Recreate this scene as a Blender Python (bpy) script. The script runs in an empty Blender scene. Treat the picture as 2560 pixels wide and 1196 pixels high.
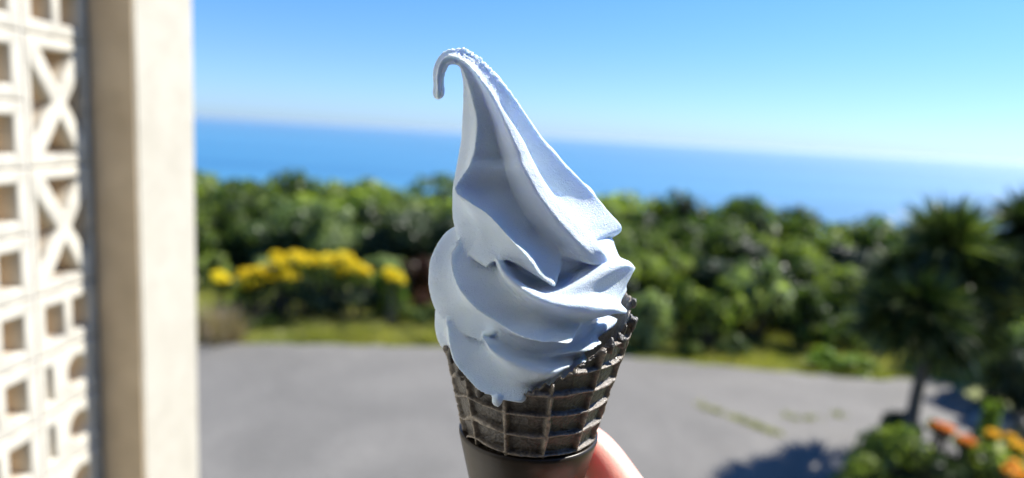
import bpy, bmesh, math, random
from mathutils import Vector, Matrix, noise as mnoise
import numpy as np

# ------------------------------------------------------------------ camera, world, sun
SC = bpy.context.scene
COL = SC.collection
R = math.radians
H = 2.2                                   # lens height above the parking lot
F_PX, W_PX, H_PX = 1735.0, 2560.0, 1196.0
PITCH, ROLL = R(8.64), R(3.19)
CAM = Vector((0, 0, H))
fwd = Vector((0, math.cos(PITCH), -math.sin(PITCH)))
r0 = Vector((1, 0, 0)); u0 = r0.cross(fwd)
right = math.cos(ROLL) * r0 + math.sin(ROLL) * u0
up = -math.sin(ROLL) * r0 + math.cos(ROLL) * u0
cam_d = bpy.data.cameras.new('camera'); cam = bpy.data.objects.new('camera', cam_d); COL.objects.link(cam)
M = Matrix((right, up, -fwd)).transposed().to_4x4(); M.translation = CAM
cam.matrix_world = M
cam_d.sensor_width = 36; cam_d.lens = F_PX / W_PX * 36
cam_d.clip_start = 0.01; cam_d.clip_end = 200000
cam_d.dof.use_dof = True; cam_d.dof.focus_distance = 0.236
cam_d.dof.aperture_fstop = cam_d.lens / 1000 / 0.0045
SC.camera = cam

SUN_AZ, SUN_EL = R(66), R(50)             # to the right of the view direction
w = bpy.data.worlds.new('World'); SC.world = w; w.use_nodes = True
nt = w.node_tree; nt.nodes.clear()
wo = nt.nodes.new('ShaderNodeOutputWorld'); bg = nt.nodes.new('ShaderNodeBackground')
sk = nt.nodes.new('ShaderNodeTexSky'); sk.sky_type = 'NISHITA'; sk.sun_disc = False
sk.sun_elevation = SUN_EL; sk.sun_rotation = SUN_AZ
sk.air_density = 1.0; sk.dust_density = 0.35; sk.ozone_density = 2.0; sk.altitude = 60
hs = nt.nodes.new('ShaderNodeHueSaturation'); hs.inputs['Saturation'].default_value = 1.1
tint = nt.nodes.new('ShaderNodeMix'); tint.data_type = 'RGBA'; tint.blend_type = 'MULTIPLY'; tint.inputs[0].default_value = 1
tcw = nt.nodes.new('ShaderNodeTexCoord'); sxw = nt.nodes.new('ShaderNodeSeparateXYZ'); nt.links.new(tcw.outputs['Generated'], sxw.inputs[0])
rw = nt.nodes.new('ShaderNodeValToRGB'); nt.links.new(sxw.outputs[2], rw.inputs[0])
rw.color_ramp.elements[0].position = 0.0; rw.color_ramp.elements[0].color = (0.43, 0.62, 1.06, 1)
rw.color_ramp.elements[1].position = 0.32; rw.color_ramp.elements[1].color = (0.52, 0.705, 0.97, 1)
em = rw.color_ramp.elements.new(0.09); em.color = (0.47, 0.61, 0.98, 1)
nt.links.new(rw.outputs[0], tint.inputs[7])
nt.links.new(sk.outputs[0], tint.inputs[6]); nt.links.new(tint.outputs[2], hs.inputs['Color']); nt.links.new(hs.outputs[0], bg.inputs[0])
bg.inputs[1].default_value = 0.091
nt.links.new(bg.outputs[0], wo.inputs[0])
sl = bpy.data.lights.new('sun', 'SUN'); sl.energy = 5.0; sl.angle = R(0.53); sl.color = (1.0, 0.955, 0.88)
so = bpy.data.objects.new('sun', sl); COL.objects.link(so)
SUN_DIR = Vector((math.sin(SUN_AZ) * math.cos(SUN_EL), math.cos(SUN_AZ) * math.cos(SUN_EL), math.sin(SUN_EL)))
so.rotation_euler = SUN_DIR.to_track_quat('Z', 'Y').to_euler()
vs = SC.view_settings
vs.view_transform = 'Standard'; vs.look = 'None'; vs.gamma = 1; vs.exposure = 1.2; vs.use_curve_mapping = False
SC.cycles.use_denoising = True
SC.cycles.max_bounces = 8
SC.cycles.sample_clamp_indirect = 6

# ------------------------------------------------------------------ helpers
def ray(x, y):
    return (fwd + right * ((x - W_PX / 2) / F_PX) - up * ((y - H_PX / 2) / F_PX))
Y0 = 0.25
PXM = Y0 / F_PX                           # metres per photo pixel at the cone
def at(x, y, d=0.0, Y=Y0):
    """pixel -> point on the upright plane d 'pixels' nearer than distance Y"""
    q = ray(x, y); return CAM + q * ((Y - d * PXM) / q.y)
def on_ground(x, y, z=0.0):
    q = ray(x, y); return CAM + q * ((z - H) / q.z)
def at_dist(x, y, Y):
    q = ray(x, y); return CAM + q * (Y / q.y)

def tag(o, label=None, cat=None, group=None, kind=None):
    if label: o['label'] = label
    if cat: o['category'] = cat
    if group: o['group'] = group
    if kind: o['kind'] = kind
    return o
def empty(name, loc, label=None, cat=None, group=None, rz=0.0):
    o = bpy.data.objects.new(name, None); COL.objects.link(o); o.location = loc; o.rotation_euler = (0, 0, rz)
    o.empty_display_size = 0.05
    return tag(o, label, cat, group)
def link(name, me, mats, parent=None, kind=None, smooth=False, world=False):
    if not isinstance(mats, (list, tuple)): mats = [mats]
    if len(me.materials) == 0:
        for m in mats: me.materials.append(m)
    o = bpy.data.objects.new(name, me); COL.objects.link(o)
    if parent:
        o.parent = parent
        if world: o.matrix_parent_inverse = Matrix.LocRotScale(parent.location, parent.rotation_euler, parent.scale).inverted()
    if kind: o['kind'] = kind
    if smooth: me.shade_smooth()
    return o
def mesh_from(name, verts, faces):
    me = bpy.data.meshes.new(name); me.from_pydata([tuple(v) for v in verts], [], faces); me.update(); return me
def bm_mesh(bm, name):
    me = bpy.data.meshes.new(name); bm.normal_update(); bm.to_mesh(me); bm.free(); return me
def quads_mesh(name, P, attr=None):
    """P: (n,4,3) array of separate quads, attr: (n,) value per quad stored on its corners"""
    n = len(P); me = bpy.data.meshes.new(name)
    me.vertices.add(4 * n); me.vertices.foreach_set('co', P.reshape(-1).astype(np.float32))
    me.loops.add(4 * n); me.loops.foreach_set('vertex_index', np.arange(4 * n, dtype=np.int32))
    me.polygons.add(n); me.polygons.foreach_set('loop_start', np.arange(0, 4 * n, 4, dtype=np.int32))
    me.polygons.foreach_set('loop_total', np.full(n, 4, dtype=np.int32))
    me.update(calc_edges=True)
    if attr is not None:
        a = me.attributes.new('var', 'FLOAT', 'FACE'); a.data.foreach_set('value', attr.astype(np.float32))
    return me

# ------------------------------------------------------------------ materials
def mat(name):
    m = bpy.data.materials.new(name); m.use_nodes = True
    nt = m.node_tree; return m, nt, nt.nodes['Principled BSDF']
def N(nt, t, **kw):
    n = nt.nodes.new(t)
    for k, v in kw.items():
        if k in n.inputs: n.inputs[k].default_value = v
        else: setattr(n, k, v)
    return n
def ramp(nt, src, stops):
    r = nt.nodes.new('ShaderNodeValToRGB'); e = r.color_ramp.elements
    while len(e) < len(stops): e.new(0.5)
    for i, (p, c) in enumerate(stops):
        e[i].position = p; e[i].color = (*c, 1)
    nt.links.new(src, r.inputs[0]); return r
def noise_col(nt, scale, stops, coord='Object', detail=6, dist=0.0, rough=0.55):
    tc = nt.nodes.new('ShaderNodeTexCoord'); n = N(nt, 'ShaderNodeTexNoise', Scale=scale, Detail=detail, Distortion=dist, Roughness=rough)
    nt.links.new(tc.outputs[coord], n.inputs['Vector'])
    return ramp(nt, n.outputs['Fac'], stops), n
def bump(nt, p, h, strength, distance, prev=None):
    b = N(nt, 'ShaderNodeBump', Strength=strength, Distance=distance)
    nt.links.new(h, b.inputs['Height'])
    if prev: nt.links.new(prev.outputs[0], b.inputs['Normal'])
    nt.links.new(b.outputs[0], p.inputs['Normal']); return b

def m_cream():
    m, nt, p = mat('soft_serve_cream')
    r, n = noise_col(nt, 60, [(0.3, (0.62, 0.75, 0.92)), (0.7, (0.69, 0.81, 0.95))])
    nt.links.new(r.outputs[0], p.inputs['Base Color'])
    p.inputs['Roughness'].default_value = 0.34
    p.inputs['Subsurface Weight'].default_value = 0.42
    p.inputs['Subsurface Radius'].default_value = (0.7, 0.9, 1.5)
    p.inputs['Subsurface Scale'].default_value = 0.0022
    tc = nt.nodes.new('ShaderNodeTexCoord')
    n1 = N(nt, 'ShaderNodeTexNoise', Scale=2300, Detail=3, Roughness=0.6); nt.links.new(tc.outputs['Object'], n1.inputs['Vector'])
    n2 = N(nt, 'ShaderNodeTexNoise', Scale=820, Detail=2); nt.links.new(tc.outputs['Object'], n2.inputs['Vector'])
    b = bump(nt, p, n2.outputs['Fac'], 0.4, 0.0008)
    bump(nt, p, n1.outputs['Fac'], 0.9, 0.0008, b)
    return m
def m_waffle():
    m, nt, p = mat('dark_waffle')
    r, n = noise_col(nt, 420, [(0.25, (0.006, 0.004, 0.0025)), (0.5, (0.017, 0.0125, 0.008)), (0.75, (0.065, 0.049, 0.032))], rough=0.7)
    ra = N(nt, 'ShaderNodeAttribute', attribute_name='rib'); mx = N(nt, 'ShaderNodeMix', data_type='RGBA', blend_type='MIX')
    rl, _ = noise_col(nt, 700, [(0.3, (0.045, 0.034, 0.023)), (0.7, (0.30, 0.25, 0.19))])
    nt.links.new(ra.outputs['Fac'], mx.inputs[0]); nt.links.new(r.outputs[0], mx.inputs[6]); nt.links.new(rl.outputs[0], mx.inputs[7])
    nt.links.new(mx.outputs[2], p.inputs['Base Color'])
    p.inputs['Roughness'].default_value = 0.38; p.inputs['Specular IOR Level'].default_value = 0.9
    n1 = N(nt, 'ShaderNodeTexNoise', Scale=900, Detail=5, Roughness=0.7)
    tc = nt.nodes.new('ShaderNodeTexCoord'); nt.links.new(tc.outputs['Object'], n1.inputs['Vector'])
    b = bump(nt, p, n.outputs['Fac'], 0.6, 0.0012)
    bump(nt, p, n1.outputs['Fac'], 0.5, 0.0006, b)
    return m
def m_sleeve():
    m, nt, p = mat('sleeve_card')
    r, n = noise_col(nt, 300, [(0.3, (0.016, 0.012, 0.0085)), (0.7, (0.023, 0.017, 0.012))])
    nt.links.new(r.outputs[0], p.inputs['Base Color'])
    p.inputs['Roughness'].default_value = 0.34; p.inputs['Specular IOR Level'].default_value = 0.25
    bump(nt, p, n.outputs['Fac'], 0.08, 0.0004)
    return m
def m_skin():
    m, nt, p = mat('skin')
    r, n = noise_col(nt, 90, [(0.3, (0.62, 0.32, 0.255)), (0.7, (0.70, 0.39, 0.32))])
    nt.links.new(r.outputs[0], p.inputs['Base Color'])
    p.inputs['Roughness'].default_value = 0.45
    p.inputs['Subsurface Weight'].default_value = 0.7
    p.inputs['Subsurface Radius'].default_value = (1.0, 0.20, 0.13)
    p.inputs['Subsurface Scale'].default_value = 0.018
    v = N(nt, 'ShaderNodeTexVoronoi', Scale=1400); tc = nt.nodes.new('ShaderNodeTexCoord'); nt.links.new(tc.outputs['Object'], v.inputs['Vector'])
    bump(nt, p, v.outputs['Distance'], 0.25, 0.0003)
    return m
def m_plain(name, c0, c1, scale, rough=0.8, bs=0.3, bd=0.004, spec=0.5, coord='Object', detail=6):
    m, nt, p = mat(name)
    r, n = noise_col(nt, scale, [(0.3, c0), (0.7, c1)], coord, detail)
    nt.links.new(r.outputs[0], p.inputs['Base Color'])
    p.inputs['Roughness'].default_value = rough; p.inputs['Specular IOR Level'].default_value = spec
    bump(nt, p, n.outputs['Fac'], bs, bd)
    return m
def m_paint(name, c_lo, c_hi, stain, inner=None):
    """painted masonry with grey rain stains on its ledges"""
    m, nt, p = mat(name)
    r, n = noise_col(nt, 9, [(0.35, c_lo), (0.7, c_hi)])
    r2, n2 = noise_col(nt, 23, [(0.47, (0, 0, 0)), (0.60, (1, 1, 1))], detail=8, dist=0.6)
    mx = N(nt, 'ShaderNodeMix', data_type='RGBA'); nt.links.new(r.outputs[0], mx.inputs[6]); mx.inputs[7].default_value = (*stain, 1)
    geo = nt.nodes.new('ShaderNodeNewGeometry'); sx = nt.nodes.new('ShaderNodeSeparateXYZ'); nt.links.new(geo.outputs['True Normal'], sx.inputs[0])
    ml = N(nt, 'ShaderNodeMath', operation='MULTIPLY_ADD'); nt.links.new(sx.outputs[2], ml.inputs[0]); ml.inputs[1].default_value = 0.75; ml.inputs[2].default_value = 0.30
    ml.use_clamp = True
    m2 = N(nt, 'ShaderNodeMath', operation='MULTIPLY'); nt.links.new(ml.outputs[0], m2.inputs[0]); nt.links.new(r2.outputs[0], m2.inputs[1])
    nt.links.new(m2.outputs[0], mx.inputs[0]); nt.links.new(mx.outputs[2], p.inputs['Base Color'])
    if inner:  # warm bounced light inside the openings, put into the colour
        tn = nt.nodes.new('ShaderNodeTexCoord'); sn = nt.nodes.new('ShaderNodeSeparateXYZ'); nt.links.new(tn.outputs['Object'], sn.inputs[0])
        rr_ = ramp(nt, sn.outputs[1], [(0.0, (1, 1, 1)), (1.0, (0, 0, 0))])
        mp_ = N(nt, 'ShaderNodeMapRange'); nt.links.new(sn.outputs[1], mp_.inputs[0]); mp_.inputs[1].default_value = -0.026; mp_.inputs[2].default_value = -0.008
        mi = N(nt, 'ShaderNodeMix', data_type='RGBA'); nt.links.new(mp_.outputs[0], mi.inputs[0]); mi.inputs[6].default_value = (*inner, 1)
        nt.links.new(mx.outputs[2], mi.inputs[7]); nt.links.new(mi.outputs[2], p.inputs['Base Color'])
    p.inputs['Roughness'].default_value = 0.75
    bump(nt, p, n2.outputs['Fac'], 0.3, 0.003)
    return m
def m_leaf(name, dark, mid, lite, trans=0.35, rough=0.4, spec=0.4):
    m, nt, p = mat(name); nt.nodes.remove(p)
    out = nt.nodes['Material Output']
    at_ = N(nt, 'ShaderNodeAttribute', attribute_name='var'); oi = nt.nodes.new('ShaderNodeObjectInfo')
    ad = N(nt, 'ShaderNodeMath', operation='MULTIPLY_ADD'); nt.links.new(oi.outputs['Random'], ad.inputs[0]); ad.inputs[1].default_value = 0.6
    nt.links.new(at_.outputs['Fac'], ad.inputs[2])
    sb = N(nt, 'ShaderNodeMath', operation='SUBTRACT'); nt.links.new(ad.outputs[0], sb.inputs[0]); sb.inputs[1].default_value = 0.30
    r = ramp(nt, sb.outputs[0], [(0.08, dark), (0.5, mid), (0.95, lite)])
    p = nt.nodes.new('ShaderNodeBsdfPrincipled'); p.inputs['Roughness'].default_value = rough; p.inputs['Specular IOR Level'].default_value = spec
    nt.links.new(r.outputs[0], p.inputs['Base Color'])
    t = nt.nodes.new('ShaderNodeBsdfTranslucent'); g = N(nt, 'ShaderNodeMix', data_type='RGBA', blend_type='MULTIPLY')
    g.inputs[0].default_value = 1; nt.links.new(r.outputs[0], g.inputs[6]); g.inputs[7].default_value = (1.3, 1.45, 0.5, 1)
    nt.links.new(g.outputs[2], t.inputs[0])
    ms = N(nt, 'ShaderNodeMixShader'); ms.inputs[0].default_value = trans
    nt.links.new(p.outputs[0], ms.inputs[1]); nt.links.new(t.outputs[0], ms.inputs[2]); nt.links.new(ms.outputs[0], out.inputs[0])
    return m
def m_asphalt():
    m, nt, p = mat('asphalt')
    r1, n1 = noise_col(nt, 0.9, [(0.3, (0.112, 0.110, 0.106)), (0.5, (0.136, 0.133, 0.129)), (0.72, (0.168, 0.164, 0.158))], detail=5, dist=0.8)
    r2, n2 = noise_col(nt, 45, [(0.3, (0.72, 0.72, 0.72)), (0.7, (1.15, 1.15, 1.15))], detail=4)
    mx = N(nt, 'ShaderNodeMix', data_type='RGBA', blend_type='MULTIPLY'); mx.inputs[0].default_value = 1
    nt.links.new(r1.outputs[0], mx.inputs[6]); nt.links.new(r2.outputs[0], mx.inputs[7])
    tc = nt.nodes.new('ShaderNodeTexCoord'); sx = nt.nodes.new('ShaderNodeSeparateXYZ'); nt.links.new(tc.outputs['Object'], sx.inputs[0])
    n3 = N(nt, 'ShaderNodeTexNoise', Scale=0.55, Detail=4); nt.links.new(tc.outputs['Object'], n3.inputs[0])
    ma = N(nt, 'ShaderNodeMath', operation='MULTIPLY_ADD'); nt.links.new(n3.outputs['Fac'], ma.inputs[0]); ma.inputs[1].default_value = 2.4; nt.links.new(sx.outputs[0], ma.inputs[2])
    mr = N(nt, 'ShaderNodeMapRange'); nt.links.new(ma.outputs[0], mr.inputs[0]); mr.inputs[1].default_value = 0.2; mr.inputs[2].default_value = 2.8
    r3 = ramp(nt, mr.outputs[0], [(0, (0.88, 0.87, 0.83)), (1, (0.93, 0.91, 0.87))])
    m3 = N(nt, 'ShaderNodeMix', data_type='RGBA', blend_type='MULTIPLY'); m3.inputs[0].default_value = 1
    nt.links.new(mx.outputs[2], m3.inputs[6]); nt.links.new(r3.outputs[0], m3.inputs[7])
    nt.links.new(m3.outputs[2], p.inputs['Base Color']); p.inputs['Roughness'].default_value = 0.85
    bump(nt, p, n2.outputs['Fac'], 0.5, 0.01)
    return m
def m_sea():
    m, nt, p = mat('sea_water')
    tc = nt.nodes.new('ShaderNodeTexCoord')
    mp = N(nt, 'ShaderNodeMapping'); mp.inputs['Scale'].default_value = (0.0007, 0.004, 1)
    nt.links.new(tc.outputs['Object'], mp.inputs[0])
    n = N(nt, 'ShaderNodeTexNoise', Scale=1.0, Detail=5); nt.links.new(mp.outputs[0], n.inputs[0])
    r = ramp(nt, n.outputs['Fac'], [(0.25, (0.008, 0.100, 0.22)), (0.75, (0.034, 0.170, 0.30))])
    nt.links.new(r.outputs[0], p.inputs['Base Color'])
    p.inputs['Roughness'].default_value = 0.55; p.inputs['Specular IOR Level'].default_value = 0.6
    n2 = N(nt, 'ShaderNodeTexNoise', Scale=0.25, Detail=4); nt.links.new(tc.outputs['Object'], n2.inputs[0])
    bump(nt, p, n2.outputs['Fac'], 0.6, 1.2)
    return m
MAT = dict(
    cream=m_cream(), waffle=m_waffle(), sleeve=m_sleeve(), skin=m_skin(),
    nail=m_plain('nail', (0.75, 0.50, 0.43), (0.8, 0.56, 0.48), 50, 0.25, 0.02, 0.0001),
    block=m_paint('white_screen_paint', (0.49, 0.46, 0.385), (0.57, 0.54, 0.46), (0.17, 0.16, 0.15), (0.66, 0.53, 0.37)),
    mortar=m_plain('mortar', (0.55, 0.53, 0.48), (0.68, 0.66, 0.6), 60, 0.9),
    render=m_paint('cream_pillar_render', (0.40, 0.372, 0.305), (0.44, 0.412, 0.345), (0.34, 0.31, 0.25)),
    blocker_mat=m_plain('dark_blocker', (0.12, 0.10, 0.075), (0.18, 0.145, 0.11), 5),
    tan2=m_plain('shade_tan', (0.46, 0.37, 0.25), (0.60, 0.49, 0.34), 14),
    panel=m_plain('white_panel_paint', (0.60, 0.57, 0.50), (0.66, 0.63, 0.56), 6),
    asphalt=m_asphalt(), sea=m_sea(),
    soil=m_plain('grassy_soil', (0.10, 0.12, 0.03), (0.20, 0.20, 0.08), 3, 0.95, 0.6, 0.03),
    grass=m_leaf('verge_grass', (0.11, 0.13, 0.03), (0.22, 0.24, 0.06), (0.38, 0.33, 0.14), 0.45, 0.6, 0.2),
    weed=m_leaf('weed_grass', (0.16, 0.18, 0.04), (0.25, 0.26, 0.07), (0.34, 0.33, 0.12), 0.3, 0.6, 0.2),
    leaf=m_leaf('broad_leaf', (0.014, 0.030, 0.008), (0.080, 0.128, 0.026), (0.32, 0.38, 0.09), 0.45, .5, .3),
    leafb=m_leaf('pale_leaf', (0.040, 0.075, 0.025), (0.15, 0.21, 0.075), (0.40, 0.46, 0.22), 0.42, 0.4, 0.5),
    leafd=m_leaf('dark_leaf', (0.008, 0.018, 0.008), (0.022, 0.040, 0.015), (0.08, 0.115, 0.04), 0.2, 0.4, 0.35),
    leafbright=m_leaf('bright_leaf', (0.05, 0.11, 0.015), (0.12, 0.24, 0.025), (0.28, 0.36, 0.06), 0.4),
    blade=m_leaf('palm_blade', (0.012, 0.026, 0.009), (0.034, 0.058, 0.019), (0.14, 0.18, 0.06), 0.25, 0.4, 0.4),
    brown=m_leaf('copper_leaf', (0.04, 0.014, 0.008), (0.09, 0.03, 0.014), (0.17, 0.07, 0.025), 0.3),
    dry=m_leaf('dry_stalk', (0.14, 0.10, 0.06), (0.27, 0.20, 0.13), (0.42, 0.34, 0.24), 0.2, 0.7, 0.2),
    yellow=m_leaf('yellow_petal', (0.55, 0.38, 0.005), (0.78, 0.60, 0.01), (0.85, 0.72, 0.03), 0.25, 0.6, 0.2),
    orange=m_leaf('orange_petal', (0.62, 0.13, 0.01), (0.80, 0.28, 0.015), (0.85, 0.50, 0.04), 0.25, 0.6, 0.2),
    amber=m_leaf('amber_petal', (0.70, 0.26, 0.005), (0.82, 0.44, 0.01), (0.85, 0.62, 0.02), 0.25, 0.6, 0.2),
    bark=m_plain('bark', (0.06, 0.05, 0.04), (0.16, 0.14, 0.12), 40, 0.9, 0.6, 0.01),
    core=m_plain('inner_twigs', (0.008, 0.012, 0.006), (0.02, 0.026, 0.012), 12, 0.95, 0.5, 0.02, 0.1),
    rock=m_plain('stone', (0.16, 0.15, 0.14), (0.34, 0.32, 0.30), 9, 0.9, 0.6, 0.02),
    foam=m_plain('surf', (0.6, 0.68, 0.75), (0.8, 0.85, 0.9), 0.02, 0.8, 0, 0.1),
)

# ------------------------------------------------------------------ setting: ground, lot, sea
def terrain_z(x, y):
    d = max(0.0, y - 10.5)
    z = -66 * (1 - math.exp(-d / 75.0)) if d else 0.0
    z += 0.25 * min(1, d / 8) * mnoise.noise(Vector((x * 0.2, y * 0.2, 0)))
    return z - 0.02
xs = [-420, -250, -150, -90, -55, -35, -22] + [i * 1.0 for i in range(-14, 15)] + [22, 35, 55, 90, 150, 250, 420]
ys = [-60, -30, -15, -6, 0, 2, 4, 6, 7, 8, 9, 10] + [10.5 + i for i in range(1, 14)] + [27, 32, 38, 46, 58, 75, 100, 140, 200, 300, 450]
V = [(x, y, terrain_z(x, y)) for y in ys for x in xs]; nx = len(xs)
Fc = [(j * nx + i, j * nx + i + 1, (j + 1) * nx + i + 1, (j + 1) * nx + i) for j in range(len(ys) - 1) for i in range(nx - 1)]
link('ground', mesh_from('ground', V, Fc), MAT['soil'], kind='structure', smooth=True)

edge_px = [(-700, 850), (200, 862), (520, 866), (1100, 874), (1600, 903), (1950, 938), (2200, 958), (2330, 952), (2395, 985), (2455, 1035), (2440, 1062)]
edge = [on_ground(*p) for p in edge_px]
rnd = random.Random(4)
poly = []
for a, b in zip(edge, edge[1:]):                      # a slightly ragged edge of the tarmac
    n = max(2, int((b - a).length / 0.12))
    for i in range(n):
        q = a.lerp(b, i / n); poly.append((q.x + rnd.uniform(-.012, .012), q.y + rnd.uniform(-.03, .03), 0.0))
poly += [tuple(edge[-1]), (2.75, 4.1, 0), (2.6, 2.2, 0), (3.0, -6, 0), (-7, -6, 0)]
bm = bmesh.new()
f = bm.faces.new([bm.verts.new(v) for v in poly]); 
if f.normal.z < 0 or True:
    bm.normal_update()
    if f.normal.z < 0: f.normal_flip()
ex = bmesh.ops.extrude_face_region(bm, geom=[f])
for v in ex['geom']:
    if isinstance(v, bmesh.types.BMVert): v.co.z += 0.03
bmesh.ops.triangulate(bm, faces=[q for q in bm.faces if len(q.verts) > 4])
bmesh.ops.recalc_face_normals(bm, faces=bm.faces)
link('parking_lot', bm_mesh(bm, 'parking_lot'), MAT['asphalt'], kind='structure')

SEA_Z = -60.0
sv = [(-90000, 60, SEA_Z), (90000, 60, SEA_Z), (90000, 90000, SEA_Z), (-90000, 90000, SEA_Z)]
sv = []; sf = []
sx_ = [-90000, -20000, -5000, -1500, 0, 1500, 5000, 20000, 90000]; sy_ = [60, 400, 1500, 5000, 20000, 90000]
sv = [(x, y, SEA_Z) for y in sy_ for x in sx_]
sf = [(j * 9 + i, j * 9 + i + 1, (j + 1) * 9 + i + 1, (j + 1) * 9 + i) for j in range(5) for i in range(8)]
link('sea', mesh_from('sea', sv, sf), MAT['sea'], kind='structure')
# pale surf breaking on a reef
rnd = random.Random(9); P = []
for k in range(70):
    q = on_ground(rnd.gauss(1878, 26), rnd.gauss(512, 3), SEA_Z + 0.3)
    L = rnd.uniform(2, 7); wd = rnd.uniform(.6, 2.0)
    P.append([(q.x - L, q.y - wd, q.z), (q.x + L, q.y - wd, q.z), (q.x + L * .8, q.y + wd, q.z), (q.x - L * .8, q.y + wd, q.z)])
o = link('surf', quads_mesh('surf', np.array(P)), MAT['foam'], kind='stuff')
tag(o, 'pale streak of surf breaking far out on the blue sea')

hz = bpy.data.materials.new('sea_haze'); hz.use_nodes = True; hz.node_tree.nodes.clear()
ho = hz.node_tree.nodes.new('ShaderNodeOutputMaterial'); hv = hz.node_tree.nodes.new('ShaderNodeVolumePrincipled')
hv.inputs['Color'].default_value = (0.72, 0.87, 1.0, 1); hv.inputs['Density'].default_value = 4.5e-5; hv.inputs['Anisotropy'].default_value = 0.45
hz.node_tree.links.new(hv.outputs[0], ho.inputs['Volume'])
bm = bmesh.new(); bmesh.ops.create_cube(bm, size=1)
for v in bm.verts: v.co = Vector((v.co.x * 184000, v.co.y * 92200 + 45900, (8.0 if v.co.z > 0 else -70.0)))
link('haze', bm_mesh(bm, 'haze'), hz, kind='stuff')

# ------------------------------------------------------------------ left: pierced screen wall and pillar
WYAW = R(2.0)
wd = Vector((math.sin(WYAW), math.cos(WYAW), 0)); wn = Vector((math.cos(WYAW), -math.sin(WYAW), 0))   # wn points out to the lot
zs = 1.173
q = ray(238, 560); W0 = CAM + q * (zs / q.y); W0.z = 0
UH = 0.0985                                # height of one block course
BWD, TH = 0.150, 0.095                     # block width, thickness
ZJ = (CAM + ray(165, 95) * ((W0.y - 0.073) / ray(165, 95).y)).z     # the joint above the upper cross block
def lay(bm, x0, x1, z0, z1, y0=-TH, y1=0.0):
    """box in block space: x along the wall, y outwards, z up"""
    vs_ = [bm.verts.new((x, y, z)) for z in (z0, z1) for y in (y0, y1) for x in (x0, x1)]
    for a in ((0, 2, 3, 1), (4, 5, 7, 6), (0, 1, 5, 4), (2, 6, 7, 3), (0, 4, 6, 2), (1, 3, 7, 5)): bm.faces.new([vs_[i] for i in a])
def plate(bm, outer, holes, y0=-TH, y1=0.0, round_=0.004):
    """a pierced plate: outline with holes, front edges of the holes rounded"""
    ob, edges = [], []
    fb = bmesh.new()
    for loop in [outer] + holes:
        vv = [fb.verts.new((p[0], y1, p[1])) for p in loop]
        for i in range(len(vv)): edges.append(fb.edges.new((vv[i], vv[(i + 1) % len(vv)])))
    bmesh.ops.triangle_fill(fb, use_beauty=True, use_dissolve=False, edges=edges)
    faces = list(fb.faces)
    r_ = bmesh.ops.extrude_face_region(fb, geom=faces)
    for v in r_['geom']:
        if isinstance(v, bmesh.types.BMVert): v.co.y = y0
    bmesh.ops.recalc_face_normals(fb, faces=fb.faces)
    sharp = [e for e in fb.edges if abs(e.verts[0].co.y - y1) < 1e-6 and abs(e.verts[1].co.y - y1) < 1e-6 and any(abs(g.normal.y) < .5 for g in e.link_faces)]
    bmesh.ops.bevel(fb, geom=sharp, offset=round_, segments=2, profile=0.5, affect='EDGES', clamp_overlap=True)
    me = bpy.data.meshes.new('t'); fb.to_mesh(me); fb.free(); bm.from_mesh(me); bpy.data.meshes.remove(me)
J = 0.0018
def window_block():
    bm = bmesh.new(); w_, h_ = BWD - 2 * J, UH - J
    m_ = 0.021; c = w_ / 2
    outer = [(0, 0), (w_, 0), (w_, h_), (0, h_)]
    h1 = [(m_, m_), (c - .010, m_), (c - .010, h_ - m_), (m_, h_ - m_)]
    h2 = [(c + .010, m_), (w_ - m_, m_), (w_ - m_, h_ - m_), (c + .010, h_ - m_)]
    plate(bm, outer, [h1, h2]); return bm_mesh(bm, 'window_block')
def cross_block():
    bm = bmesh.new(); w_, h_ = BWD - 2 * J, 2 * UH - J; m_ = 0.019; t = 0.0135
    def L(a, b, x): return a + (b - a) * x
    cx, cz = w_ / 2, h_ / 2
    k = t * 1.25; kz = t * 1.7
    outer = [(0, 0), (w_, 0), (w_, h_), (0, h_)]
    holes = [[(m_ + k, m_), (w_ - m_ - k, m_), (cx, cz - kz)], [(m_ + k, h_ - m_), (cx, cz + kz), (w_ - m_ - k, h_ - m_)],
             [(m_ * .75, m_ + kz), (cx - k, cz), (m_ * .75, h_ - m_ - kz)], [(w_ - m_ * .75, m_ + kz), (w_ - m_ * .75, h_ - m_ - kz), (cx + k, cz)]]
    plate(bm, outer, holes); return bm_mesh(bm, 'cross_block')
def flower_block():
    bm = bmesh.new(); w_, h_ = BWD - 2 * J, UH - J
    outer = [(0, 0), (w_, 0), (w_, h_), (0, h_)]
    cx, cz = w_ * .62, h_ * .52; rr = .025
    circ = [(cx + rr * math.cos(a), cz + rr * 1.05 * math.sin(a)) for a in [i * math.tau / 16 for i in range(16)]]
    slit = [(.017, .020), (.031, .020), (.031, h_ - .020), (.017, h_ - .020)]
    edge_ = [(w_ - .017, .026), (w_ - .009, .026), (w_ - .009, h_ - .026), (w_ - .017, h_ - .026)]
    plate(bm, outer, [circ, slit, edge_]); return bm_mesh(bm, 'flower_block')
BL = dict(w=window_block(), x=cross_block(), f=flower_block())
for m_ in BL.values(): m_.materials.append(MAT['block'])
wall = empty('screen_wall', (W0.x, W0.y, 0), 'white pierced block screen wall with cross and window openings beside the pillar', 'wall')
wall.rotation_euler = (0, 0, math.pi / 2 - WYAW)
def put(me, s, z, name='screen_block'):
    o = bpy.data.objects.new(name, me); COL.objects.link(o); o.parent = wall
    # parent x axis runs along the wall, parent +y points into the wall, so flip about z
    o.location = (s, 0.0, z); o.scale = (1, -1, 1)
    return o
rows_lo = int(ZJ // UH)
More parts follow.
